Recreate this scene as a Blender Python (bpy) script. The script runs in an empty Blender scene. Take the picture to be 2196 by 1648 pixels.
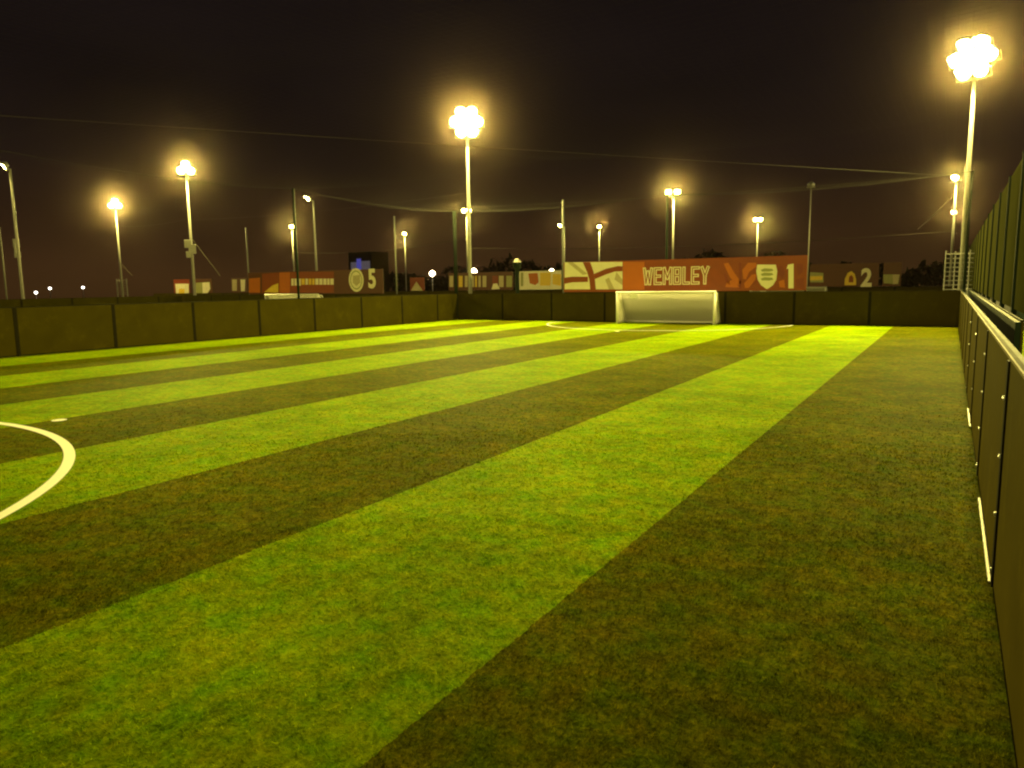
import bpy, bmesh, math, random
import numpy as np
from mathutils import Vector, Matrix
random.seed(7); rng = np.random.default_rng(11)
R = math.radians
scene = bpy.context.scene
COL = scene.collection

# ------------------------------------------------------------------ camera
CAM = Vector((0, 0, 1.6)); FPX = 1575.0
YAW, PITCH, ROLL = R(30.749), R(-7.719), R(-0.789)
ROT = Matrix.Rotation(YAW, 3, 'Z') @ Matrix.Rotation(math.pi/2 + PITCH, 3, 'X') @ Matrix.Rotation(ROLL, 3, 'Z')
cd = bpy.data.cameras.new('camera'); cam = bpy.data.objects.new('camera', cd); COL.objects.link(cam)
cam.matrix_world = Matrix.Translation(CAM) @ ROT.to_4x4()
cd.sensor_width = 36; cd.lens = 36*FPX/2196; cd.clip_start = .05; cd.clip_end = 2000
scene.camera = cam

def ray(px, py):
    return ROT @ Vector(((px-1098)/FPX, -(py-824)/FPX, -1))
def atY(px, py, Y):
    d = ray(px, py); return CAM + d*(Y/d.y)

# ------------------------------------------------------------------ materials
def newmat(name):
    m = bpy.data.materials.new(name); m.use_nodes = True
    nt = m.node_tree; b = nt.nodes['Principled BSDF']; return m, nt, b
def N(nt, t, **k):
    n = nt.nodes.new(t)
    for a, v in k.items(): setattr(n, a, v)
    return n
def mat(name, col, rough=.55, metal=0, var=.25, scale=6., spec=.4, bump=0., bscale=40, scuff=0):
    """plain surface with grime: noise changes the base colour and the gloss a little"""
    m, nt, b = newmat(name)
    tc = N(nt, 'ShaderNodeTexCoord')
    nz = N(nt, 'ShaderNodeTexNoise'); nz.inputs['Scale'].default_value = scale; nz.inputs['Detail'].default_value = 5
    nt.links.new(tc.outputs['Object'], nz.inputs['Vector'])
    mx = N(nt, 'ShaderNodeMix', data_type='RGBA')
    mx.inputs[6].default_value = (*[c*(1-var) for c in col], 1); mx.inputs[7].default_value = (*[min(1, c*(1+var)) for c in col], 1)
    nt.links.new(nz.outputs['Fac'], mx.inputs[0]); nt.links.new(mx.outputs[2], b.inputs['Base Color'])
    if scuff:   # pale ball marks and smears
        n3 = N(nt, 'ShaderNodeTexNoise'); n3.inputs['Scale'].default_value = 3.1; n3.inputs['Detail'].default_value = 7; n3.inputs['Roughness'].default_value = .72
        g2 = N(nt, 'ShaderNodeNewGeometry'); nt.links.new(g2.outputs['Position'], n3.inputs['Vector'])
        m3 = N(nt, 'ShaderNodeMapRange'); m3.inputs['From Min'].default_value = .53; m3.inputs['From Max'].default_value = .70; nt.links.new(n3.outputs['Fac'], m3.inputs['Value'])
        m5 = N(nt, 'ShaderNodeMath', operation='MULTIPLY'); m5.inputs[1].default_value = scuff; nt.links.new(m3.outputs['Result'], m5.inputs[0])
        mx2 = N(nt, 'ShaderNodeMix', data_type='RGBA'); mx2.inputs[7].default_value = (*[min(1, c*2.3) for c in col], 1)
        nt.links.new(m5.outputs[0], mx2.inputs[0]); nt.links.new(mx.outputs[2], mx2.inputs[6]); nt.links.new(mx2.outputs[2], b.inputs['Base Color'])
    mr = N(nt, 'ShaderNodeMapRange'); mr.inputs['To Min'].default_value = max(.05, rough-.12); mr.inputs['To Max'].default_value = min(1, rough+.12)
    nt.links.new(nz.outputs['Fac'], mr.inputs['Value']); nt.links.new(mr.outputs['Result'], b.inputs['Roughness'])
    b.inputs['Metallic'].default_value = metal; b.inputs['Specular IOR Level'].default_value = spec
    if bump:
        n2 = N(nt, 'ShaderNodeTexNoise'); n2.inputs['Scale'].default_value = bscale; nt.links.new(tc.outputs['Object'], n2.inputs['Vector'])
        bp = N(nt, 'ShaderNodeBump'); bp.inputs['Strength'].default_value = bump; bp.inputs['Distance'].default_value = .01
        nt.links.new(n2.outputs['Fac'], bp.inputs['Height']); nt.links.new(bp.outputs['Normal'], b.inputs['Normal'])
    return m
def glow(name, col, s):
    m, nt, b = newmat(name)
    b.inputs['Base Color'].default_value = (.8, .8, .8, 1)
    b.inputs['Emission Color'].default_value = (*col, 1); b.inputs['Emission Strength'].default_value = s
    return m

LAMP = (1.0, .82, .19)
STR0, STRW = -1.615, 1.985
def turf(name, blades=False):
    m, nt, b = newmat(name); L = nt.links.new
    geo = N(nt, 'ShaderNodeNewGeometry'); sx = N(nt, 'ShaderNodeSeparateXYZ'); L(geo.outputs['Position'], sx.inputs[0])
    def noise(scale, det=4, rough=.6):
        n = N(nt, 'ShaderNodeTexNoise'); n.inputs['Scale'].default_value = scale; n.inputs['Detail'].default_value = det
        n.inputs['Roughness'].default_value = rough; L(geo.outputs['Position'], n.inputs['Vector']); return n
    def math_(op, a, c=None, clamp=False):
        n = N(nt, 'ShaderNodeMath', operation=op); n.use_clamp = clamp
        for i, v in enumerate((a, c)):
            if v is None: continue
            if isinstance(v, (int, float)): n.inputs[i].default_value = v
            else: L(v, n.inputs[i])
        return n.outputs[0]
    # stripe of the carpet: strips 1.985 m wide laid along the pitch, edge a little ragged
    wob = math_('MULTIPLY', math_('SUBTRACT', noise(22, 2).outputs['Fac'], .5), .035)
    x = math_('ADD', sx.outputs['X'], wob)
    t = math_('DIVIDE', math_('SUBTRACT', STR0, x), STRW*2)
    fr = math_('FRACT', t)
    light = math_('LESS_THAN', fr, .5)
    big = noise(1.6, 4, .65); hue = noise(4.3, 4, .7); mid = noise(11, 5, .7); fine = noise(42, 4, .75)
    def ramp(src, stops):
        r = N(nt, 'ShaderNodeValToRGB'); L(src, r.inputs[0]); e = r.color_ramp.elements
        e[0].position, e[0].color = stops[0][0], (*stops[0][1], 1); e[1].position, e[1].color = stops[-1][0], (*stops[-1][1], 1)
        for p, c in stops[1:-1]: q = e.new(p); q.color = (*c, 1)
        return r.outputs[0]
    mixf = math_('ADD', math_('MULTIPLY', mid.outputs['Fac'], .45), math_('MULTIPLY', fine.outputs['Fac'], .55))
    cl = ramp(mixf, [(.37, (.085, .145, .001)), (.5, (.212, .306, .0015)), (.63, (.350, .430, .003))])
    cdk = ramp(mixf, [(.37, (.034, .040, .0005)), (.5, (.100, .106, .001)), (.64, (.200, .190, .002))])
    mx = N(nt, 'ShaderNodeMix', data_type='RGBA'); L(light, mx.inputs[0]); L(cdk, mx.inputs[6]); L(cl, mx.inputs[7])
    m2 = N(nt, 'ShaderNodeMix', data_type='RGBA', blend_type='MULTIPLY'); m2.inputs[0].default_value = 1
    bg = ramp(big.outputs['Fac'], [(.36, (.70, .76, .7)), (.64, (1.0, .97, .95))])
    hu = ramp(hue.outputs['Fac'], [(.36, (.74, 1.0, 1.0)), (.5, (.93, .95, .9)), (.64, (1.0, .86, .8))])
    m3 = N(nt, 'ShaderNodeMix', data_type='RGBA', blend_type='MULTIPLY'); m3.inputs[0].default_value = 1
    L(bg, m3.inputs[6]); L(hu, m3.inputs[7])
    m4 = N(nt, 'ShaderNodeMix', data_type='RGBA', blend_type='MULTIPLY'); m4.inputs[0].default_value = 1
    L(m3.outputs[2], m4.inputs[6]); m4.inputs[7].default_value = (1.0, 1.0, 1.0, 1)
    wear = ramp(noise(.45, 5, .7).outputs['Fac'], [(.40, (.80, .80, .82)), (.58, (1.06, 1.05, 1.0))]); L(wear, m4.inputs[7])
    L(mx.outputs[2], m2.inputs[6]); L(m4.outputs[2], m2.inputs[7])
    if blades:   # every fibre has its own shade
        isl = ramp(geo.outputs['Random Per Island'], [(.0, (.45, .48, .5)), (.55, (.9, .9, .9)), (.85, (1.25, 1.2, 1.2)), (1.0, (2.0, 1.8, 2.5))])
        m5 = N(nt, 'ShaderNodeMix', data_type='RGBA', blend_type='MULTIPLY'); m5.inputs[0].default_value = 1
        L(m2.outputs[2], m5.inputs[6]); L(isl, m5.inputs[7]); m2 = m5
    L(m2.outputs[2], b.inputs['Base Color'])
    b.inputs['Roughness'].default_value = .7; b.inputs['Specular IOR Level'].default_value = .002
    b.inputs['Sheen Weight'].default_value = 0; b.inputs['Sheen Roughness'].default_value = .5
    b.inputs['Sheen Tint'].default_value = (.9, .9, .1, 1)
    if blades:   # thin fibres let light through
        tr = N(nt, 'ShaderNodeBsdfTranslucent'); L(m2.outputs[2], tr.inputs['Color'])
        ms = N(nt, 'ShaderNodeMixShader'); ms.inputs[0].default_value = .58
        L(b.outputs[0], ms.inputs[1]); L(tr.outputs[0], ms.inputs[2]); L(ms.outputs[0], nt.nodes['Material Output'].inputs['Surface'])
    if not blades:
        bp = N(nt, 'ShaderNodeBump'); bp.inputs['Strength'].default_value = .5; bp.inputs['Distance'].default_value = .02
        L(mixf, bp.inputs['Height']); L(bp.outputs['Normal'], b.inputs['Normal'])
    return m

M = dict(
    turf=turf('artificial turf'), blades=turf('turf fibres', True),
    asphalt=mat('asphalt', (.045, .043, .040), .9, var=.35, scale=3, bump=.4),
    line=mat('white line fibres', (.78, .78, .70), .7, var=.12, scale=60, bump=.4, bscale=120),
    wall=mat('rebound board', (.047, .038, .003), .7, var=.3, scale=1.9, spec=.006, bump=.15, bscale=9, scuff=.30),
    wallfar=mat('rebound board dull', (.044, .034, .005), .6, var=.25, scale=1.7, spec=.02, scuff=.30),
    strip=mat('dark joint strip', (.016, .014, .006), .7, var=.2, spec=.01),
    rail=mat('aluminium rail', (.14, .12, .07), .6, var=.2, spec=.02),
    green=mat('dark green steel', (.012, .020, .012), .65, var=.2, spec=.03),
    mesh=mat('green coated wire', (.10, .10, .025), .6, var=.15, spec=.02),
    net=mat('black nylon net', (.030, .027, .022), .8, var=.2, spec=.02),
    cable=mat('galvanised cable', (.07, .06, .045), .7, spec=.05),
    galv=mat('galvanised steel', (.44, .43, .38), .5, metal=.15, var=.15, scale=12),
    postgrey=mat('weathered post', (.13, .13, .11), .6, var=.2),
    body=mat('grey lamp body', (.32, .32, .31), .5, metal=.2),
    white=mat('white plastic', (.80, .79, .74), .45, var=.08),
    netw=mat('white cord', (.84, .82, .74), .7, var=.1),
    red=mat('red print', (.23, .040, .004), .5, var=.18, scale=3),
    redb=mat('bright red print', (.46, .110, .006), .5, var=.1, scale=3),
    redd=mat('dark red print', (.20, .028, .010), .5, var=.2, scale=3),
    cream=mat('white print', (.78, .72, .56), .5, var=.1, scale=3),
    tan=mat('grey fold print', (.48, .40, .25), .5, var=.15, scale=3),
    yellow=mat('yellow print', (.75, .50, .05), .5, var=.1),
    olive=mat('olive print', (.30, .30, .12), .5, var=.15),
    dark=mat('black print', (.03, .028, .025), .5),
    brown=mat('maroon print', (.09, .022, .008), .5, var=.2),
    screw=mat('zinc screw', (.75, .75, .72), .3, metal=.6),
    bark=mat('bark', (.06, .045, .03), .9), leaf=mat('dark leaves', (.02, .028, .012), .7, var=.4),
    cab=mat('container paint', (.03, .06, .04), .5, var=.2),
    lens=glow('lit floodlight glass', LAMP, 60.), lens_dim=glow('unlit glass with added glow', (1, .9, .8), 3.),  # lens_dim: glass of an unlit head, side light put in as emission
    bulb=glow('lit street lamp', (1, .84, .5), 22.), bulbw=glow('lit white lamp', (1, .9, .75), 7.),
    blue=glow('blue lit sign', (.12, .13, .9), .28), bluew=glow('pale lit sign', (.5, .45, .6), .10),
    concrete=mat('concrete', (.25, .24, .21), .85, var=.25, bump=.2),
)

# ------------------------------------------------------------------ mesh helpers
class MB:
    def __init__(s): s.v = []; s.f = []
    def add(s, vs, fs):
        o = len(s.v); s.v += [tuple(v) for v in vs]; s.f += [tuple(i+o for i in f) for f in fs]
    def box(s, a, b):
        (x0, y0, z0), (x1, y1, z1) = a, b
        s.add([(x0,y0,z0),(x1,y0,z0),(x1,y1,z0),(x0,y1,z0),(x0,y0,z1),(x1,y0,z1),(x1,y1,z1),(x0,y1,z1)],
              [(3,2,1,0),(4,5,6,7),(0,1,5,4),(1,2,6,5),(2,3,7,6),(3,0,4,7)])
    def tube(s, pts, r, n=8, r2=None, cap=True):
        pts = [Vector(p) for p in pts]; k = len(pts); o = len(s.v); rings = []
        for i, p in enumerate(pts):
            d = (pts[min(i+1, k-1)] - pts[max(i-1, 0)]).normalized()
            u = d.cross(Vector((0, 0, 1)) if abs(d.z) < .95 else Vector((1, 0, 0))).normalized(); w = d.cross(u)
            rr = r if r2 is None else r + (r2-r)*i/(k-1)
            for j in range(n):
                a = 2*math.pi*j/n; s.v.append(tuple(p + u*(rr*math.cos(a)) + w*(rr*math.sin(a))))
        for i in range(k-1):
            for j in range(n):
                a, b = o+i*n+j, o+i*n+(j+1) % n; s.f.append((a, b, b+n, a+n))
        if cap:
            s.f.append(tuple(o+j for j in range(n))[::-1]); s.f.append(tuple(o+(k-1)*n+j for j in range(n)))
    def prism(s, poly, y0, y1):
        """outline in x,z pushed from y0 to y1"""
        n = len(poly)
        s.add([(x, y0, z) for x, z in poly] + [(x, y1, z) for x, z in poly],
              [tuple(range(n)), tuple(range(2*n-1, n-1, -1))] + [(i, i+n, (i+1) % n+n, (i+1) % n) for i in range(n)])
    def build(s, name, m, parent=None, bevel=0, smooth=False):
        me = bpy.data.meshes.new(name); me.from_pydata(s.v, [], s.f); me.update()
        bm = bmesh.new(); bm.from_mesh(me); bmesh.ops.recalc_face_normals(bm, faces=bm.faces)
        if bevel: bmesh.ops.bevel(bm, geom=bm.edges[:], offset=bevel, segments=2, affect='EDGES', profile=.6)
        bm.to_mesh(me); bm.free()
        if smooth:
            for p in me.polygons: p.use_smooth = len(p.vertices) == 4
        me.materials.append(m)
        o = bpy.data.objects.new(name, me); COL.objects.link(o)
        if parent: o.parent = parent
        return o
def tag(o, label=None, cat=None, group=None, kind=None):
    for k, v in (('label', label), ('category', cat), ('group', group), ('kind', kind)):
        if v: o[k] = v
    return o
def thing(name, label, cat, loc=(0, 0, 0), rz=0, group=None):
    o = bpy.data.objects.new(name, None); COL.objects.link(o); o.location = loc; o.rotation_euler = (0, 0, rz)
    return tag(o, label, cat, group)
def children(o): return [c for c in COL.objects if c.parent == o]
KIDS = {}
def copy_tree(o, parent=None):
    c = o.copy(); COL.objects.link(c)
    if parent: c.parent = parent
    for ch in list(o.children):
        if ch.type != 'LIGHT': copy_tree(ch, c)
    return c
def text_mesh(s, size, off=0., extrude=.004, align='CENTER', xs=1.0):
    cu = bpy.data.curves.new('t', 'FONT'); cu.body = s; cu.size = size; cu.offset = off; cu.extrude = extrude
    cu.align_x = align; cu.align_y = 'CENTER'; cu.space_character = 1.08
    to = bpy.data.objects.new('t', cu); COL.objects.link(to); bpy.context.view_layer.update()
    me = bpy.data.meshes.new_from_object(to.evaluated_get(bpy.context.evaluated_depsgraph_get()))
    bpy.data.objects.remove(to); bpy.data.curves.remove(cu)
    me.transform(Matrix.Diagonal((xs, 1, 1, 1)))
    me.transform(Matrix.Rotation(math.pi/2, 4, 'X')); return me
def text_obj(name, s, size, m, parent, loc, off=0., xs=1.0):
    me = text_mesh(s, size, off, xs=xs); me.materials.append(m); o = bpy.data.objects.new(name, me); COL.objects.link(o)
    o.parent = parent; o.location = loc; return o

# ------------------------------------------------------------------ dimensions
XR, XL, YN, YF, WH = .275, -19.85, -1.55, 28.5, 1.21
NETZ = 5.0

# ------------------------------------------------------------------ setting: ground, turf, lines
def sheet(name, x0, x1, y0, y1, z, m, label=None):
    b = MB(); b.add([(x0, y0, z), (x1, y0, z), (x1, y1, z), (x0, y1, z)], [(0, 1, 2, 3)])
    return tag(b.build(name, m), kind='structure', label=label)
sheet('ground', -150, 55, -14, 190, -.012, M['asphalt'])
sheet('pitch_turf', XL, XR, YN, YF, 0, M['turf'])
sheet('turf', -40.15, -20.45, YN, YF, 0, M['turf'])
sheet('turf', -40.15, 20.6, 32.2, 42.6, 0, M['turf'])
sheet('turf', .62, 20.6, YN, YF, 0, M['turf'])

def arc_line(name, cx, cy, r, a0, a1, w, z=.004, n=90):
    b = MB(); vs = []; fs = []
    for i in range(n+1):
        a = R(a0 + (a1-a0)*i/n)
        for rr in (r-w/2, r+w/2):
            vs.append((cx + rr*math.cos(a), cy + rr*math.sin(a), z))
    for i in range(n): fs.append((2*i, 2*i+1, 2*i+3, 2*i+2))
    b.add(vs, fs); return tag(b.build(name, M['line']), kind='structure')
arc_line('goal_area_line', -9.62, -.41, 4.82, -10, 190, .098)
arc_line('goal_area_line', -9.60, YF-.25, 4.75, 180, 360, .06)
for cx, cy in ((-9.46, 4.86), (-9.5, 22.9)):
    b = MB(); n = 20; b.add([(cx+.085*math.cos(6.2832*i/n), cy+.085*math.sin(6.2832*i/n), .004) for i in range(n)], [tuple(range(n))])
    tag(b.build('penalty_spot', M['line']), kind='structure')

# turf fibres standing up near the camera (uncountable: one object)
def fibres():
    P = []
    def scatter(r0, r1, dens):
        A = (r1*r1-r0*r0)*R(76)/2; n = int(A*dens)
        r = np.sqrt(rng.uniform(r0*r0, r1*r1, n)); a = YAW + R(90) + rng.uniform(-R(38), R(38), n)
        x, y = r*np.cos(a), r*np.sin(a); k = (x < XR-.01) & (x > XL+.05) & (y < YF-.05) & (y > YN)
        P.append(np.stack([x[k], y[k]], 1))
    scatter(1.1, 3, 9500); scatter(3, 5, 6500); scatter(5, 8, 3800); scatter(8, 13, 1700)
    P = np.concatenate(P); dd = np.hypot(P[:, 0], P[:, 1])
    P = P[rng.uniform(0, 1, len(P)) < np.clip((12-dd)/9, 0, 1)**1.3]; n = len(P)
    # keep fibres off the white lines
    d = np.abs(np.hypot(P[:, 0]+9.62, P[:, 1]+.41)-4.82); P = P[d > .075]; n = len(P)
    clump = np.zeros(n)
    for q in range(14):
        kx, ky = rng.normal(0, 9, 2); clump += np.sin(P[:, 0]*kx + P[:, 1]*ky + rng.uniform(0, 6.28))/3.2
    h = rng.uniform(.008, .018, n)*(1+.10*clump); dist = np.hypot(P[:, 0], P[:, 1])
    w = rng.uniform(.0014, .0026, n)*np.clip(dist/3.0, .8, 3.2); a = rng.uniform(0, 2*np.pi, n)
    lean = rng.normal(0, .014, (n, 2)) + np.array([.002, .010])*np.sign(np.sin((P[:, 0]-STR0)*np.pi/STRW))[:, None]
    V = np.zeros((n, 3, 3)); dx, dy = np.cos(a)*w, np.sin(a)*w
    V[:, 0, 0], V[:, 0, 1] = P[:, 0]-dx, P[:, 1]-dy; V[:, 1, 0], V[:, 1, 1] = P[:, 0]+dx, P[:, 1]+dy
    V[:, 2, :2] = P + lean; V[:, 2, 2] = h; V[:, :2, 2] = -.002
    me = bpy.data.meshes.new('turf_fibres'); me.vertices.add(n*3); me.vertices.foreach_set('co', V.ravel())
    me.loops.add(n*3); me.loops.foreach_set('vertex_index', np.arange(n*3, dtype=np.int32))
    me.polygons.add(n); me.polygons.foreach_set('loop_start', np.arange(0, n*3, 3, dtype=np.int32))
    me.polygons.foreach_set('loop_total', np.full(n, 3, dtype=np.int32)); me.update(); me.validate()
    me.materials.append(M['blades']); o = bpy.data.objects.new('turf_fibres', me); COL.objects.link(o)
    tag(o, kind='stuff', label='short artificial grass fibres of the striped pitch', cat='grass')
fibres()

# ------------------------------------------------------------------ perimeter walls: panels, cap rail
def wall(label, p0, p1, inward, joints, m, cap=True, group=None):
    """p0->p1 along x or y; inward = unit vector to the pitch; joints = distances along the wall"""
    p0, p1 = Vector((*p0, 0)), Vector((*p1, 0)); d = (p1-p0); Ln = d.length; d.normalize(); q = Vector((*inward, 0))
    t = thing('perimeter_wall', label, 'wall', p0, 0, group)
    js = [0] + [j for j in joints if 0.2 < j < Ln-.2] + [Ln]
    def slab(a, b, z0, z1, t0, t1, name, m, bevel=0):
        c = [d*a + q*t0, d*b + q*t0, d*b + q*t1, d*a + q*t1]
        mb = MB(); mb.add([(*v.xy, z0) for v in c] + [(*v.xy, z1) for v in c], [(3,2,1,0),(4,5,6,7),(0,1,5,4),(1,2,6,5),(2,3,7,6),(3,0,4,7)])
        return mb.build(name, m, t, bevel)
    for a, b in zip(js[:-1], js[1:]):
        slab(a+.007, b-.007, .025, WH-.016, -.022, 0, 'wall_panel', m, .003)
        if b < Ln: slab(b-.045, b+.045, .02, WH-.02, .001, .010, 'joint_strip', M['strip'], .002)
    slab(0, Ln, -.01, WH-.018, -.07, -.026, 'backing_frame', M['green'])
    slab(0, Ln, WH-.014, WH, -.030, -.006, 'cap_rail', M['strip'], .003)
    if cap == 'rail': slab(0, Ln, WH-.014, WH+.002, -.0055, .003, 'cap_lip', M['rail'], .001)
    return t
jl = [y-YN for y in np.arange(-.6, 28, 2.5)]
wr = wall('nearest olive rebound wall with pale metal cap rail along the right edge of the striped turf', (XR, YN), (XR, YF-.03), (-1, 0), jl, M['wall'], 'rail')
wl = wall('long olive rebound wall along the left touchline of the striped pitch', (XL, YN), (XL, YF-.03), (1, 0), jl, M['wall'], True)
wf = wall('dark rebound wall across the far end behind the white goal', (XL, YF), (XR, YF), (0, -1), list(np.arange(2.45, 20, 2.5)), M['wallfar'], True)
wall('olive wall on the far side of the neighbouring pitch, lowest band at the left edge', (-40.2, YN), (-40.2, YF), (1, 0), jl, M['wall'], True)
wall('end wall of the neighbouring pitch under the number 5 sign', (-40.15, YF+.1), (-20.45, YF+.1), (0, -1), list(np.arange(2.5, 20, 2.5)), M['wall'], True)
wall('near wall of the neighbouring pitch just behind the left touchline wall', (-20.4, YN), (-20.4, YF), (-1, 0), jl, M['wall'], True)
wall('wall across the second row of pitches under the number 2 sign', (-65, 43), (.4, 43), (0, -1), list(np.arange(2.5, 65, 2.5)), M['wallfar'], True)
wall('second wall behind the nearest wall at the right edge, below the wire mesh', (.60, 8.2), (.60, 42.9), (1, 0), list(np.arange(2.5, 34, 2.5)), M['wall'], True)

# screws in the panel joints of the nearest wall
b0 = None
for y in (4.4, 6.9, 9.4, 11.9):
    for z in (.10, .40, .70, 1.0):
        mb = MB(); mb.tube([(0, 0, 0), (-.006, 0, 0)], .011, 10); mb.tube([(-.006, 0, 0), (-.009, 0, 0)], .006, 6)
        if b0 is None: o = b0 = mb.build('screw', M['screw'], wr)
        else: o = b0.copy(); COL.objects.link(o); o.parent = wr
        o.location = (-.011, y-YN, z)
# white edging strips lying at the foot of the nearest wall
e1 = None
for y0, y1, lab in ((4.46, 6.2, 'longer white edging strip at the foot of the nearest wall, closer to the camera'), (9.25, 10.5, 'shorter white edging strip at the foot of the nearest wall, farther along')):
    mb = MB(); mb.box((XR-.018, y0, .004), (XR-.003, y1, .014)); tag(mb.build('edging_strip', M['galv'], None, .003), lab, 'edging strip', 'edging strips at the wall foot')

# ------------------------------------------------------------------ nets
def strands(mb, P, r):
    """thin three-sided cord through the points P"""
    mb.tube(P, r, 3, cap=False)
def net_plane(mb, fn, nu, nv, su, sv, r):
    for i in range(nu+1): strands(mb, [fn(i/nu, j/su) for j in range(su+1)], r)
    for j in range(nv+1): strands(mb, [fn(i/sv, j/nv) for i in range(sv+1)], r)
def post(h=NETZ, r=.045):
    mb = MB(); mb.tube([(0, 0, 0), (0, 0, h)], r, 10); mb.tube([(0, 0, h), (0, 0, h+.03)], r*1.2, 10); return mb
def sag(t, n, s):  # sag between n equal bays
    f = (t*n) % 1; return -s*4*f*(1-f)
PC = {}
def ball_net(label, a, b, bays, cell=.14, z0=WH, z1=NETZ, r=.0007, posts=None, cat='net fence', posth=None):
    a, b = Vector((*a, 0)), Vector((*b, 0)); L = (b-a).length
    t = thing('ball_stop_net', label, cat, a)
    d = b-a
    fn = lambda u, v: d*u + Vector((0, 0, z0 + (z1-z0)*v + sag(u, bays, .16)*v))
    mb = MB(); net_plane(mb, fn, int(L/cell), int((z1-z0)/cell), 4, bays*8, r); mb.build('net', M['net'], t)
    mb = MB(); mb.tube([fn(i/(bays*8), 1.0) + Vector((0, 0, .01)) for i in range(bays*8+1)], .006, 5); mb.build('top_rope', M['net'], t)
    for k in (posts if posts is not None else range(bays+1)):
        o = post(posth or z1).build('post', M['green'], t, smooth=True); o.location = d*(k/bays)
    return t
ball_net('tall black netting on dark posts above the left touchline wall', (XL-.13, -.6), (XL-.13, YF), 3)
ball_net('tall black netting above the far wall, behind the goal', (XL-.13, YF+.14), (XR+.1, YF+.14), 2)
# netting roof
t = thing('roof_net', 'black netting roof stretched overhead across the striped pitch', 'roof net', (XL-.13, YN, NETZ))
W, H = XR-XL+.23, YF-YN+.1
fn = lambda u, v: Vector((W*u, H*v, sag(u, 2, .22) + sag(v, 3, .25)))
mb = MB(); net_plane(mb, fn, int(W/.16), int(H/.16), 18, 14, .0008); mb.build('net', M['net'], t)
def cable(label, a, b, s=.0, r=.006, m='cable'):
    a, b = Vector(a), Vector(b); mb = MB()
    mb.tube([(b-a)*(i/14) + Vector((0, 0, -s*4*(i/14)*(1-i/14))) for i in range(15)], r, 6)
    o = mb.build('stay_cable', M[m]); o.location = a; return tag(o, label, 'cable')
cable('steel cable crossing diagonally above the striped pitch under the roof net', (-19.9, 3.0, 5.06), (.3, 30.4, 5.06), .04, .0045)

# ------------------------------------------------------------------ welded mesh fence at the right
t = thing('mesh_fence', 'green welded wire mesh fence standing behind the nearest wall at the right edge', 'fence', (.66, 8.2, 0))
PY = [0, 2.4, 4.8, 7.2, 9.6, 12, 14.4, 16.8, 19.2, 21.6, 24, 26.4, 28.8, 31.2, 33.6]
for k, y in enumerate(PY):
    mb = MB(); mb.box((-.03, y-.025, 0), (.03, y+.025, 3.03)); mb.box((-.036, y-.03, 3.03), (.036, y+.03, 3.045)); mb.build('post', M['green'], t)
    if k < len(PY)-1:
        mb = MB()
        for i in range(1, 48): mb.tube([(0, y+i*.05, 1.23), (0, y+i*.05, 3.03)], .0028, 4, cap=False)
        for j in range(10): mb.tube([(.006, y+.03, 1.24+j*.198), (.006, y+2.37, 1.24+j*.198)], .0035, 4, cap=False)
        mb.build('mesh_panel', M['mesh'], t)
# storage container behind that fence
t = thing('storage_container', 'dark green ribbed storage container behind the wire mesh at the right edge', 'container', (2.0, 26.0, 0))
mb = MB()
for i in range(20):
    mb.box((0, i*.3, .12), (.03, i*.3+.15, 2.3)); mb.box((.03, i*.3+.15, .12), (.06, i*.3+.3, 2.3))
for i in range(8): mb.box((.06+i*.3, 0, .12), (.06+i*.3+.15, .03, 2.3)); mb.box((.06+i*.3+.15, .03, .12), (.06+i*.3+.3, .06, 2.3))
mb.build('side_panel', M['cab'], t)
mb = MB(); mb.box((-.02, -.02, 0), (2.5, 6.04, .12)); mb.box((-.02, -.02, 2.3), (2.5, 6.04, 2.42)); mb.box((2.44, .06, .12), (2.48, 6.0, 2.3)); mb.box((.06, 6.0, .12), (2.44, 6.03, 2.3)); mb.build('frame', M['cab'], t)

# ------------------------------------------------------------------ goals
def make_goal(label, loc):
    g = thing('goal', label, 'goal', loc, 0, 'small white football goals')
    w, h, dp, r = 1.94, 1.22, .88, .045
    for s in (-1, 1):
        mb = MB(); mb.tube([(s*w, 0, 0), (s*w, 0, h)], r, 12); mb.build('post', M['white'], g, smooth=True)
        mb = MB(); mb.tube([(s*w, .03, h-.03), (s*w, .28, h-.05), (s*w, dp, .04)], .035, 10); mb.build('back_stay', M['white'], g, smooth=True)
        mb = MB(); mb.tube([(s*w, .03, .035), (s*w, dp, .035)], .035, 10); mb.build('ground_bar', M['white'], g, smooth=True)
    mb = MB(); mb.tube([(-w-.05, 0, h), (w+.05, 0, h)], r, 12); mb.build('crossbar', M['white'], g, smooth=True)
    mb = MB(); mb.tube([(-w, dp, .04), (w, dp, .04)], .035, 10); mb.build('rear_bar', M['white'], g, smooth=True)
    mb = MB()
    def back(u, v):
        y = .05 + .23*min(1, (1-v)/.15) if v > .85 else .28 + (dp-.28)*(1-v/.85)
        return Vector((-w+2*w*u, y, .05 + (h-.08)*v))
    net_plane(mb, back, 84, 28, 9, 10, .0080)
    for s in (-1, 1):
        def side(u, v):
            p = back(0, v); return Vector((s*w, p.y*u + .01, p.z))
        net_plane(mb, side, 20, 28, 9, 10, .0080)
    mb.build('goal_net', M['netw'], g)
    return g
g1 = make_goal('white five-a-side goal standing before the dark far wall', (-9.50, 27.55, 0))
pl = MB(); pl.box((-1.45, .10, .98), (-1.12, .106, 1.14)); pl.build('tag', M['white'], g1)
g2 = copy_tree(g1); g2.location = (-29.9, 27.6, 0); g2['label'] = 'goal of the neighbouring pitch, only its crossbar showing under the number 5 sign'
g3 = copy_tree(g1); g3.location = (-7.6, 42.0, 0); g3['label'] = 'goal beyond the far wall, its crossbar end showing beside the number 2 sign'

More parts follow.
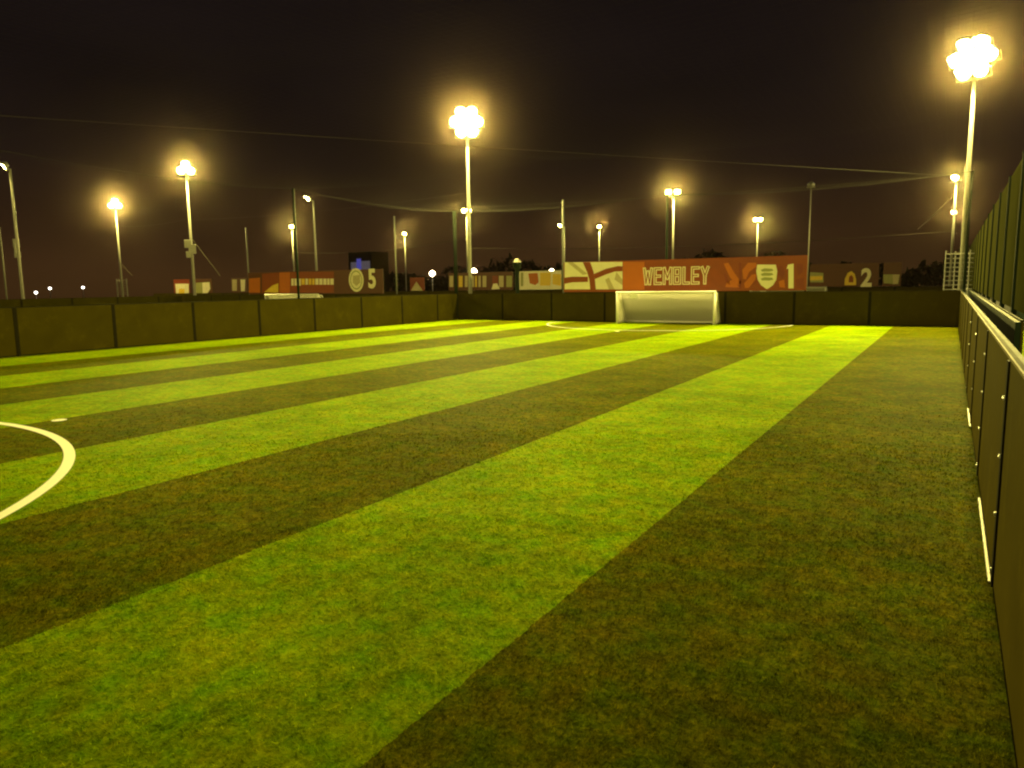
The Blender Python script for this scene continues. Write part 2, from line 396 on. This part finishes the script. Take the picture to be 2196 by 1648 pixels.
# ------------------------------------------------------------------ sign boards
def board(label, x0, x1, z0, z1, Y, m, grp='printed boards above the end walls'):
    t = thing('sign_board', label, 'sign', (x0, Y, z0), 0, grp)
    mb = MB(); mb.box((0, 0, 0), (x1-x0, .02, z1-z0)); mb.build('panel', m, t, .003)
    n = max(2, int((x1-x0)/2.4)); rb = None
    for i in range(n+1):
        if rb is None: mb = MB(); mb.box((.015, .024, -1.0), (.065, .064, z1-z0-.02)); rb = o = mb.build('rear_bracket', M['green'], t)
        else: o = rb.copy(); COL.objects.link(o)
        o.location.x = (x1-x0-.08)*i/n
    return t
def px_poly(t, pts, Y, d, m, name):
    """printed shape, a thin vinyl piece on the board"""
    o = t.location; mb = MB()
    P = [atY(x, y, Y) for x, y in pts]
    mb.prism([(p.x-o.x, p.z-o.z) for p in P], -d, -d-.0035)
    return mb.build(name, m, t)
Y1 = YF+.03
def X1(px): return atY(px, 595, Y1).x
# number 1
s1 = board('red board reading WEMBLEY with white flag, shield and number 1 above the goal', X1(1209), X1(1730), 1.24, 2.50, Y1, M['red'])
S = lambda pts, d, m, n: px_poly(s1, pts, Y1, d, M[m], n)
S([(1211,563),(1335,562),(1335,621),(1211,621)], .002, 'cream', 'flag_panel')
S([(1336,562),(1382,562),(1382,622),(1336,622)], .002, 'redb', 'title_panel')
S([(1217,563),(1229,563),(1260,588),(1250,590)], .006, 'tan', 'flag_fold')
S([(1298,600),(1306,596),(1318,621),(1306,621)], .006, 'tan', 'flag_fold')
S([(1322,584),(1335,600),(1335,612),(1318,600)], .006, 'tan', 'flag_fold')
S([(1250,563),(1266,563),(1273,583),(1276,600),(1278,621),(1266,621),(1264,600),(1259,583)], .010, 'red', 'flag_cross')
S([(1211,596),(1228,594),(1261,594),(1261,605),(1228,606),(1211,609)], .010, 'red', 'flag_cross')
S([(1274,588),(1300,577),(1326,571),(1335,572),(1335,582),(1318,583),(1300,589),(1276,599)], .010, 'red', 'flag_cross')
c = atY(1450, 592, Y1)
LET = {'W': [((0,1),(.25,0)),((.25,0),(.5,.8)),((.5,.8),(.75,0)),((.75,0),(1,1))], 'E': [((0,0),(0,1)),((0,0),(1,0)),((0,.5),(.85,.5)),((0,1),(1,1))],
       'M': [((0,0),(0,1)),((0,1),(.5,.35)),((.5,.35),(1,1)),((1,1),(1,0))], 'B': [((0,0),(0,1)),((0,0),(.9,0)),((0,.52),(.9,.52)),((0,1),(.9,1)),((.95,.05),(.95,.45)),((.95,.58),(.95,.95))],
       'L': [((0,0),(0,1)),((0,0),(1,0))], 'Y': [((0,1),(.5,.48)),((1,1),(.5,.48)),((.5,.48),(.5,0))]}
def lettering(word, x0, z0, lw, lh, gap, wd, dep, m, parent, widths):
    """block letters made of straight strokes"""
    mb = MB(); x = x0; k = 0
    for ch in word:
        w_ = lw*widths.get(ch, 1)
        for (ax, az), (bx, bz) in LET[ch]:
            a = Vector((x+ax*w_, 0, z0+az*lh)); b = Vector((x+bx*w_, 0, z0+bz*lh)); d = (b-a).normalized(); n = Vector((-d.z, 0, d.x))*wd; a -= d*wd; b += d*wd
            mb.prism([((a+n).x, (a+n).z), ((b+n).x, (b+n).z), ((b-n).x, (b-n).z), ((a-n).x, (a-n).z)], -dep-.0004*(k % 7), -dep+.003-.0004*(k % 7)); k += 1
        x += w_+gap
    return mb.build('title_letters', m, parent)
xl = atY(1382, 592, Y1).x - s1.location.x; xr = atY(1518, 592, Y1).x - s1.location.x
wid = {'W': 1.35, 'M': 1.2, 'L': .85}; tot = sum(wid.get(q, 1) for q in 'WEMBLEY'); gp = .155; lw = (xr-xl-6*gp)/tot
lettering('WEMBLEY', xl, c.z-1.24-.29, lw, .58, gp, .062, .0125, M['cream'], s1, wid)
lettering('WEMBLEY', xl, c.z-1.24-.29, lw, .58, gp, .020, .0185, M['red'], s1, wid)
for pts, m in (([(1552,566),(1562,564),(1578,590),(1590,606),(1584,613),(1566,596)], 'redb'), ([(1558,606),(1572,600),(1586,617),(1556,616)], 'redb'),
               ([(1585,564),(1590,564),(1590,620),(1585,620)], 'redd'), ([(1592,580),(1604,564),(1622,564),(1622,572),(1606,584),(1600,600),(1594,598)], 'redb'),
               ([(1596,608),(1612,590),(1622,588),(1620,600),(1606,618),(1598,618)], 'redb'), ([(1552,584),(1558,590),(1566,612),(1556,604)], 'redd'),
               ([(1668,575),(1676,568),(1684,584),(1678,598),(1670,592)], 'redd'), ([(1670,604),(1682,600),(1684,618),(1672,616)], 'redb'),
               ([(1708,566),(1722,566),(1722,584),(1712,592)], 'redd'), ([(1706,600),(1724,596),(1724,620),(1710,618)], 'redd')):
    S(pts, .006, m, 'ornament')
S([(1624,568),(1664,568),(1667,582),(1665,600),(1658,612),(1645,621),(1632,612),(1625,600),(1622,582)], .010, 'cream', 'shield')
for yy in (579, 588, 598):
    S([(1632,yy),(1640,yy-3),(1656,yy-2),(1659,yy+2),(1650,yy+4),(1634,yy+4)], .014, 'olive', 'lion_emblem')
S([(1690,568),(1702,566),(1702,619),(1691,619),(1691,577),(1687,577)], .010, 'cream', 'number_one')

# number 5 on the neighbouring pitch
Y5 = YF+.13
def X5(px): return atY(px, 605, Y5).x
s5 = board('dark red board with number 5 and round badge above the neighbouring end wall', X5(533), X5(822), 1.24, 2.46, Y5, M['brown'])
S = lambda pts, d, m, n: px_poly(s5, pts, Y5, d, M[m], n)
S([(534,598),(558,596),(558,628),(534,628)], .002, 'redb', 'flag_panel')
S([(562,588),(598,585),(598,628),(562,628)], .002, 'red', 'flag_panel')
S([(567,627),(584,613),(597,608),(597,628)], .006, 'yellow', 'flag_triangle')
S([(599,585),(622,584),(622,628),(599,628)], .002, 'redb', 'title_panel')
S([(623,584),(716,583),(716,628),(623,628)], .002, 'red', 'title_panel')
x = 625; random.seed(3)
while x < 712:
    w = random.choice((5, 6, 7)); hgt = 15 if x < 640 else 13
    S([(x,598),(x+w,598),(x+w,598+hgt),(x,598+hgt)], .006, 'yellow' if random.random() < .35 else 'cream', 'title_mark'); x += w+1.6
cc = atY(764, 601, Y5); mb = MB(); rr = .50; rz_ = .60
mb.prism([(cc.x-s5.location.x+rr*math.cos(6.2832*i/28), cc.z-1.24+rz_*math.sin(6.2832*i/28)) for i in range(28)], -.004, -.009); mb.build('round_badge', M['cream'], s5)
mb = MB(); pr = [(cc.x-s5.location.x+q*rr*math.cos(6.2832*i/28), cc.z-1.24+q*rz_*math.sin(6.2832*i/28)) for q in (.80, .70) for i in range(28)]
n = 28; mb.add([(x, -.012, z) for x, z in pr], [(i, (i+1) % n, (i+1) % n+n, i+n) for i in range(n)]); mb.build('badge_ring', M['olive'], s5)
S([(757,592),(772,590),(773,606),(765,614),(757,607)], .012, 'tan', 'badge_shield')
c = atY(798, 600, Y5); text_obj('number_five', '5', 1.30, M['cream'], s5, (c.x-s5.location.x, -.006, c.z-1.24), .045, .82)

# boards in the second row
Y2 = 43.06
def X2(px): return atY(px, 603, Y2).x
def board2(label, px0, px1, m, z0=1.24, z1=2.46):
    return board(label, X2(px0), X2(px1), z0, z1, Y2, M[m])
s2 = board2('dark board with number 2 and yellow crest beyond the far wall', 1736, 1884, 'brown')
S = lambda pts, d, m, n: px_poly(s2, pts, Y2, d, M[m], n)
S([(1737,584),(1766,586),(1766,606),(1737,606)], .002, 'olive', 'flag_panel')
S([(1737,593),(1764,592),(1764,601),(1737,602)], .006, 'yellow', 'flag_band')
S([(1811,612),(1812,598),(1818,586),(1826,582),(1833,588),(1836,600),(1836,612)], .004, 'yellow', 'crest')
S([(1820,606),(1821,594),(1826,590),(1830,596),(1830,606)], .008, 'red', 'crest_emblem')
c = atY(1858, 598, Y2); text_obj('number_two', '2', 1.28, M['cream'], s2, (c.x-s2.location.x, -.006, c.z-1.24), .045, .82)
s3 = board2('small pale board right of the number 2 board', 1893, 1932, 'brown')
S = lambda pts, d, m, n: px_poly(s3, pts, Y2, d, M[m], n)
S([(1894,589),(1930,589),(1926,610),(1895,608)], .002, 'olive', 'printed_panel'); S([(1914,589),(1929,589),(1925,609),(1915,610)], .006, 'tan', 'printed_panel')
s4 = board2('cream and yellow board with a red patch left of the flag on the far wall', 1108, 1204, 'cream')
S = lambda pts, d, m, n: px_poly(s4, pts, Y2, d, M[m], n)
S([(1117,585),(1122,585),(1122,614),(1117,614)], .004, 'olive', 'stripe'); S([(1133,587),(1153,586),(1155,606),(1148,612),(1136,608)], .004, 'redb', 'red_patch')
S([(1158,585),(1182,585),(1180,613),(1158,613)], .004, 'yellow', 'yellow_panel'); S([(1185,588),(1203,588),(1203,614),(1185,610)], .004, 'yellow', 'yellow_panel')
S([(1140,617),(1148,612),(1156,617)], .008, 'cream', 'white_peak')
s6 = board2('muted board of brown and cream stripes behind the corner floodlight mast', 962, 1100, 'brown')
S = lambda pts, d, m, n: px_poly(s6, pts, Y2, d, M[m], n)
for x0, x1, m in ((964,972,'tan'),(975,982,'redb'),(984,992,'yellow'),(997,1003,'tan'),(1012,1017,'tan'),(1019,1023,'yellow'),(1026,1031,'tan'),(1035,1043,'tan'),(1056,1068,'redd'),(1070,1080,'tan'),(1086,1098,'olive')):
    S([(x0,592),(x1,592),(x1,616),(x0,616)], .004, m, 'stripe')
S([(1054,621),(1058,609),(1066,608),(1072,620)], .008, 'cream', 'pale_patch')
s7 = board2('small board with a pale triangle between the number 5 board and the corner mast', 879, 910, 'redd', 1.24, 2.2)
px_poly(s7, [(881,624),(893,604),(907,624)], Y2, .004, M['tan'], 'pale_triangle')
s8 = board2('leftmost far board, red above and cream below', 372, 406, 'redd')
px_poly(s8, [(376,609),(405,609),(405,632),(378,632)], Y2, .004, M['cream'], 'pale_panel'); px_poly(s8, [(384,620),(396,620),(396,632),(384,632)], Y2, .008, M['yellow'], 'yellow_patch')
s9 = board2('far cream and olive board right of the leftmost one', 416, 454, 'brown')
px_poly(s9, [(420,607),(450,605),(452,620),(444,632),(421,632)], Y2, .004, M['olive'], 'olive_panel'); px_poly(s9, [(434,607),(449,606),(451,620),(443,632),(435,632)], Y2, .008, M['cream'], 'pale_panel')
s10 = board2('narrow far board with a pale end bar left of the number 5 board', 496, 529, 'brown')
px_poly(s10, [(498,600),(508,600),(508,624),(498,624)], Y2, .004, M['tan'], 'tan_panel'); px_poly(s10, [(516,600),(526,600),(525,625),(517,625)], Y2, .004, M['cream'], 'pale_bar')

# ------------------------------------------------------------------ floodlight masts
def head_meshes(lit):
    body = MB(); body.tube([(0, -.10, 0), (0, -.02, 0), (0, .10, 0), (0, .17, 0)], .265, 20, .13)
    vis = MB(); n = 14
    for k, rr in ((0, .272), (1, .284)):
        for q in range(n+1):
            a = R(8 + 164*q/n); dp = -.10 - .20*math.sin(a)
            vis.v += [(rr*math.cos(a), -.09, rr*math.sin(a)), (rr*math.cos(a), dp, rr*math.sin(a))]
    m_ = 2*(n+1)
    for q in range(n):
        a = 2*q; vis.f += [(a, a+1, a+3, a+2), (m_+a, m_+a+2, m_+a+3, m_+a+1), (a+1, m_+a+1, m_+a+3, a+3)]
    lens = MB(); lens.tube([(0, -.110, 0), (0, -.101, 0)], .245, 20)
    br = MB(); br.box((-.30, -.03, -.02), (-.275, .03, .03)); br.box((.275, -.03, -.02), (.30, .03, .03))
    br.box((-.30, -.03, -.305), (-.275, .03, -.02)); br.box((.275, -.03, -.305), (.30, .03, -.02)); br.box((-.275, -.03, -.305), (.275, .03, -.28))
    return body, vis, lens, br
SH = {}
def mast(label, x, y, face, power, heads=(-.29, .29), h=9.0, lit=True, tilt=28, arm=True, boxes=False, guard=False, rad=.095, dim=False, bloom_heads=(), spread=165):
    """face = compass direction (degrees, 0 = +x, 90 = +y) in which the lamps shine"""
    t = thing('floodlight_mast', label, 'floodlight mast', (x, y, 0), R(face+90), 'floodlight masts between the pitches')
    mb = MB(); mb.tube([(0, 0, 0), (0, 0, h*.5), (0, 0, h)], rad, 12, rad*.68); mb.build('pole', M['galv'], t, smooth=True)
    mb = MB(); mb.box((-.2, -.2, -.005), (.2, .2, .02)); mb.tube([(0, 0, .02), (0, 0, .25)], rad*1.35, 12); mb.build('base_plate', M['galv'], t)
    if arm:
        mb = MB(); lo, hi = min(heads)-.1, max(heads)+.1; mb.box((min(lo, -.1), -.14, h-.06), (max(hi, .1), -.075, h)); 
        if len(bloom_heads) > 1: mb.box((-.4, -.14, h-.52), (.4, -.075, h-.46)); mb.box((-.04, -.15, h), (.04, -.08, h+.55)); mb.box((lo+.3, -.14, h+.44), (hi-.3, -.075, h+.50))
        mb.build('crossarm', M['galv'], t)
    for hx, hz in [(hx, 0) for hx in heads] + list(bloom_heads):  # heads above and below the row are added to fill the lamp's bloom
        on = lit if not isinstance(lit, dict) else lit[hx]
        key = bool(on), dim
        if key not in SH:
            bo, vi, le, br = head_meshes(on)
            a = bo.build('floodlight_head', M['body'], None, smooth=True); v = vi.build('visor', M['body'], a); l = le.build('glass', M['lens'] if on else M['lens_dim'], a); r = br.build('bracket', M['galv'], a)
            SH[key] = a; o = a; o.parent = t
        else: o = copy_tree(SH[key], t)
        o.location = (hx, -.18, h+.26+hz); o.rotation_euler = (R(tilt), 0, 0)
        if on and power:
            ld = bpy.data.lights.new('floodlight', 'AREA'); ld.shape = 'DISK'; ld.size = .47; ld.energy = power; ld.color = LAMP; ld.spread = R(spread)
            lo_ = bpy.data.objects.new('floodlight_lamp', ld); COL.objects.link(lo_); lo_.parent = o; lo_.location = (0, -.118, 0); lo_.rotation_euler = (R(-90), 0, 0)
    if boxes:
        for bx, bz, bw, bh in ((-.24, 4.55, .17, .26), (.05, 4.2, .22, .3), (-.2, 3.85, .14, .2)):
            mb = MB(); mb.box((bx-bw, -.2, bz-bh), (bx+bw, .12 if abs(bx) > .1 else -.1, bz+bh)); mb.build('control_box', M['galv'], t, .015)
    if guard:
        mb = MB()
        for j in range(9):
            z = 1.2+j*.16; mb.tube([(-.4, -.4, z), (.4, -.4, z), (.4, .4, z), (-.4, .4, z), (-.4, -.4, z)], .016, 6)
        for q in ((-.4, -.4), (.4, -.4), (.4, .4), (-.4, .4)): mb.tube([(*q, 0), (*q, 2.6)], .022, 6)
        mb.build('climbing_guard', M['body'], t)
    return t
PW = 4300
mast('tall lit mast at the far left corner of the striped pitch, nearest of the centre', -20.2, 30.1, 300, PW*.31, heads=(-.53, 0, .53), bloom_heads=((-.265, .46), (.265, .46), (-.265, -.46), (.265, -.46)))  # lamp widened to a round cluster of heads, shaped like its bloom
mast('tallest and brightest lit mast, at the far right corner by the mesh fence', .3, 31.6, 248, PW*.31, heads=(-.53, 0, .53), guard=True, bloom_heads=((-.265, .46), (.265, .46), (-.265, -.46), (.265, -.46)))  # same added cluster, filling the blown-out round of the lamp
mast('second lit mast in the line receding behind the brightest one at the right', -.1, 67, 250, PW*.7, heads=(0,))
mast('smallest lit mast, last in the line behind the brightest one', -.1, 101.6, 250, PW*.6, heads=(0,))
mast('lit mast with one small and one large lamp rising behind the WEMBLEY board', -20.8, 62.4, 285, PW*.55, heads=(-.42, .30))
mast('lit mast with control boxes and a slanting stay left of the number 5 board', -43.4, 31.7, 320, PW*.4, boxes=True, bloom_heads=((0, .42),))
mast('leftmost lit mast with a barred climbing guard at its foot', -66, 40.6, 325, PW*.4, guard=True, bloom_heads=((0, .42),))
mast('lit mast behind the left half of the number 5 board', -71.9, 67.1, 312, PW*.6, heads=(0,))
mast('faint lit mast right of the number 5 board', -69.7, 86.8, 305, PW*.5, heads=(0,))
mast('lit mast behind the flag part of the WEMBLEY board', -41.5, 93.5, 295, PW*.5, heads=(0,))
mast('lit mast behind the shield of the WEMBLEY board', -21.2, 96.2, 285, PW*.4, heads=(-.3, .3))
mast('lit mast hidden behind the corner mast, its lamps halfway up that pole', -43.5, 64.4, 300, PW*.3, heads=(-.25, .25))
mast('pale pole with boxes at the left edge, its lamp turned away', -49.7, 24.1, 250, PW*.1, heads=(-.5,), boxes=True)
mast('pale mast with a small side lamp behind the number 5 board', -47.6, 47, 252, PW*.1, heads=(-.5,))
mast('slim mast left of the flag board with one small side lamp', -44.1, 88.1, 262, PW*.1, heads=(-.5,))
mast('thin dark unlit mast standing above the number 2 board', -10.1, 64.3, 100, 0, heads=(0,), lit=False, rad=.05)
# the two masts at the camera's own end of the pitch
mast('mast at the near right corner, outside the view', .75, -2.4, 118, PW*.14, tilt=13, spread=105)
mast('mast at the near left corner, outside the view', -20.2, -2.4, 62, PW*.045, tilt=13, spread=105)
mast('mast at the near left corner of the neighbouring pitch, outside the view', -43.4, -2.4, 62, PW*.3)

cable('slanting stay from the mast left of the number 5 board', (-43.3, 31.7, 4.9), atY(472, 592, 31.7), .0, .02)
cable('short slanting stay beside the leftmost lit mast', (-65.9, 40.6, 4.0), atY(284, 592, 40.6), 0, .02)
cable('slanting stay from the second mast at the right', (-.2, 67, 8.0), atY(1968, 492, 67), .1, .03)
cable('long sagging cable between masts across the left half of the skyline', (-66, 40.6, 7.4), (-43.4, 31.7, 6.2), .22, .0035)
cable('cable sagging from the stayed mast to the corner mast', (-43.4, 31.7, 6.1), (-20.2, 30.1, 6.0), .22, .0035)
cable('cable sagging from the corner mast to the brightest mast', (-20.2, 30.1, 5.3), (.3, 31.6, 5.3), .10, .003)
cable('low cable along the second row of pitches', (-43.5, 64.4, 5.4), (-.1, 67, 5.2), .5, .02)
cable('upper cable along the second row behind the boards', (-71.9, 67, 6.0), (-43.5, 64.4, 6.4), .6, .02)

# tall net posts of other pitches
def net_post(label, x, y, h=5.0):
    o = post(h, .038).build('net_post', M['postgrey'], None, smooth=True); o.location = (x, y, 0); tag(o, label, 'post', 'net posts of other pitches')
net_post('pale thin net post left of the number 5 board', -35.0, 29.2)
net_post('pale thin net post above the right end of the number 5 board', -23.9, 29.0)
net_post('pale thin net post above the left end of the flag board', -14.55, 28.95, 5.15)
net_post('dim net post at the left edge of the skyline', -44.6, 20.8, 5.0)
# short dark post with a cowl lamp beside the pale board
t = thing('cowl_post', 'short dark green post with a pale capped lamp left of the cream board', 'post', (-17.6, 30.2, 0))
mb = MB(); mb.tube([(0, 0, 0), (0, 0, 2.35)], .10, 10); mb.build('pole', M['green'], t)
mb = MB(); mb.tube([(0, 0, 2.35), (0, 0, 2.62)], .17, 12, .20); mb.build('housing', M['green'], t)
mb = MB(); mb.tube([(0, 0, 2.62), (0, 0, 2.74), (0, 0, 2.80)], .18, 12, .05); mb.build('cap', M['galv'], t)

# street lamps far off
def street_lamp(label, px, py, Y, m='bulb', r=.22):
    p = atY(px, py, Y)
    t = thing('street_lamp', label, 'street lamp', (p.x, p.y, 0), 0, 'street lamps beyond the pitches')
    mb = MB(); mb.tube([(0, 0, 0), (0, 0, p.z-r*.8)], .06, 8, .04); mb.build('pole', M['galv'], t)
    mb = MB(); pr = [(0, 0, p.z-r+2*r*i/8) for i in range(9)]
    k = len(mb.v)
    for i, q in enumerate(pr):
        rad = r*math.sin(math.pi*(i+.3)/8.6)+.01
        for j in range(12): mb.v.append((rad*math.cos(j*.5236), rad*math.sin(j*.5236), q[2]))
    for i in range(8):
        for j in range(12): mb.f.append((i*12+j, i*12+(j+1) % 12, (i+1)*12+(j+1) % 12, (i+1)*12+j))
    mb.build('lamp_globe', M[m], t)
street_lamp('warm low lamp left of the corner mast', 927, 587, 82, r=.40)
street_lamp('warm low lamp touching the corner mast pole', 1016, 583, 82, r=.44)
street_lamp('small warm lamp above the cream board', 1183, 582, 82, r=.30)
street_lamp('lower tiny white lamp at far left', 77, 628, 60, 'bulbw', .22)
street_lamp('middle tiny white lamp at far left', 107, 619, 60, 'bulbw', .20)
street_lamp('right tiny white lamp at far left', 178, 617, 60, 'bulbw', .18)
# blue lit building sign in the distance
t = thing('lit_tower', 'distant dark block with a blue lit sign behind the round badge', 'building', (-112, 132, 0))
p0 = atY(768, 560, 130)
t.location = (p0.x, 130, 0)
mb = MB(); mb.box((-3, 0, 0), (4, 6, 9.5)); mb.build('block', M['dark'], t)
mb = MB(); mb.box((-.4, -.12, 3.4), (.9, -.02, 8.0)); mb.build('blue_sign', M['blue'], t)
mb = MB(); mb.box((-2.2, -.12, 4.2), (-.5, -.02, 7.2)); mb.box((1.0, -.12, 4.6), (3.6, -.02, 7.4)); mb.build('pale_window', M['bluew'], t)

# dark tree belt on the horizon: one mass
def belt():
    n = 9000; x = rng.uniform(-148, 50, n); y = 168 + rng.uniform(-6, 8, n)
    top = 5.2 + 1.8*np.sin(x*.11) + 1.2*np.sin(x*.37+1) + .8*np.sin(x*.9)
    z = rng.uniform(0, 1, n)**.7*top; s = rng.uniform(.5, 1.1, n)
    d = rng.normal(0, 1, (n, 4, 3)); V = np.stack([x, y, z], 1)[:, None, :] + d*s[:, None, None]*.6
    V[:, :, 2] = np.maximum(V[:, :, 2], 0)
    me = bpy.data.meshes.new('tree_belt'); me.from_pydata(V.reshape(-1, 3).tolist(), [], np.arange(n*4).reshape(n, 4).tolist()); me.materials.append(M['leaf'])
    o = bpy.data.objects.new('tree_belt', me); COL.objects.link(o); tag(o, 'dark belt of trees far behind the pitches', 'trees', kind='stuff')
belt()

# ------------------------------------------------------------------ night haze, also standing in for the bloom around the lamps
HAZE = .00012
if HAZE:
    mb = MB(); mb.box((-152, -16, -1.0), (57, 192, 14)); o = mb.build('haze', M['asphalt']); tag(o, 'thin warm night haze giving the lamps their bloom', 'haze', kind='stuff')
    m = bpy.data.materials.new('haze'); m.use_nodes = True; nt = m.node_tree; nt.nodes.clear()
    out = N(nt, 'ShaderNodeOutputMaterial'); pv = N(nt, 'ShaderNodeVolumePrincipled')
    pv.inputs['Color'].default_value = (1.0, .72, .62, 1); pv.inputs['Density'].default_value = HAZE; pv.inputs['Anisotropy'].default_value = .985
    nt.links.new(pv.outputs[0], out.inputs['Volume']); o.data.materials[0] = m

# ------------------------------------------------------------------ night sky
w = bpy.data.worlds.new('World'); scene.world = w; w.use_nodes = True; nt = w.node_tree
bg = nt.nodes['Background']; tc = N(nt, 'ShaderNodeTexCoord'); sp = N(nt, 'ShaderNodeSeparateXYZ'); nt.links.new(tc.outputs['Generated'], sp.inputs[0])
rp = N(nt, 'ShaderNodeValToRGB'); nt.links.new(sp.outputs['Z'], rp.inputs[0]); e = rp.color_ramp.elements
e[0].position = 0; e[0].color = (.0420, .0190, .0055, 1); e[1].position = .55; e[1].color = (.0065, .0045, .0046, 1)
q = e.new(.07); q.color = (.0270, .0125, .0050, 1); q = e.new(.15); q.color = (.0110, .0060, .0046, 1); q = e.new(.24); q.color = (.0080, .0050, .0046, 1)
nz = N(nt, 'ShaderNodeTexNoise'); nz.inputs['Scale'].default_value = 2.2; nz.inputs['Detail'].default_value = 4
mp = N(nt, 'ShaderNodeMapping'); mp.inputs['Scale'].default_value = (1, 1, 4); nt.links.new(tc.outputs['Generated'], mp.inputs[0]); nt.links.new(mp.outputs[0], nz.inputs['Vector'])
mr = N(nt, 'ShaderNodeMapRange'); mr.inputs['From Min'].default_value = .3; mr.inputs['From Max'].default_value = .7; mr.inputs['To Min'].default_value = .75; mr.inputs['To Max'].default_value = 1.25
nt.links.new(nz.outputs['Fac'], mr.inputs['Value'])
mx = N(nt, 'ShaderNodeMix', data_type='RGBA', blend_type='MULTIPLY'); mx.inputs[0].default_value = 1
nt.links.new(rp.outputs[0], mx.inputs[6]); nt.links.new(mr.outputs['Result'], mx.inputs[7]); nt.links.new(mx.outputs[2], bg.inputs['Color'])
bg.inputs['Strength'].default_value = 1.0

# ------------------------------------------------------------------ render settings
scene.view_settings.view_transform = 'Standard'; scene.view_settings.look = 'None'; scene.view_settings.exposure = 0; scene.view_settings.gamma = 1
cy = scene.cycles
cy.use_denoising = True; cy.use_light_tree = True; cy.max_bounces = 5; cy.diffuse_bounces = 2; cy.glossy_bounces = 2; cy.transparent_max_bounces = 8; cy.volume_bounces = 0
cy.filter_width = 2.2; cy.sample_clamp_indirect = 3; cy.caustics_reflective = False; cy.caustics_refractive = False
scene.render.filter_size = 2.2
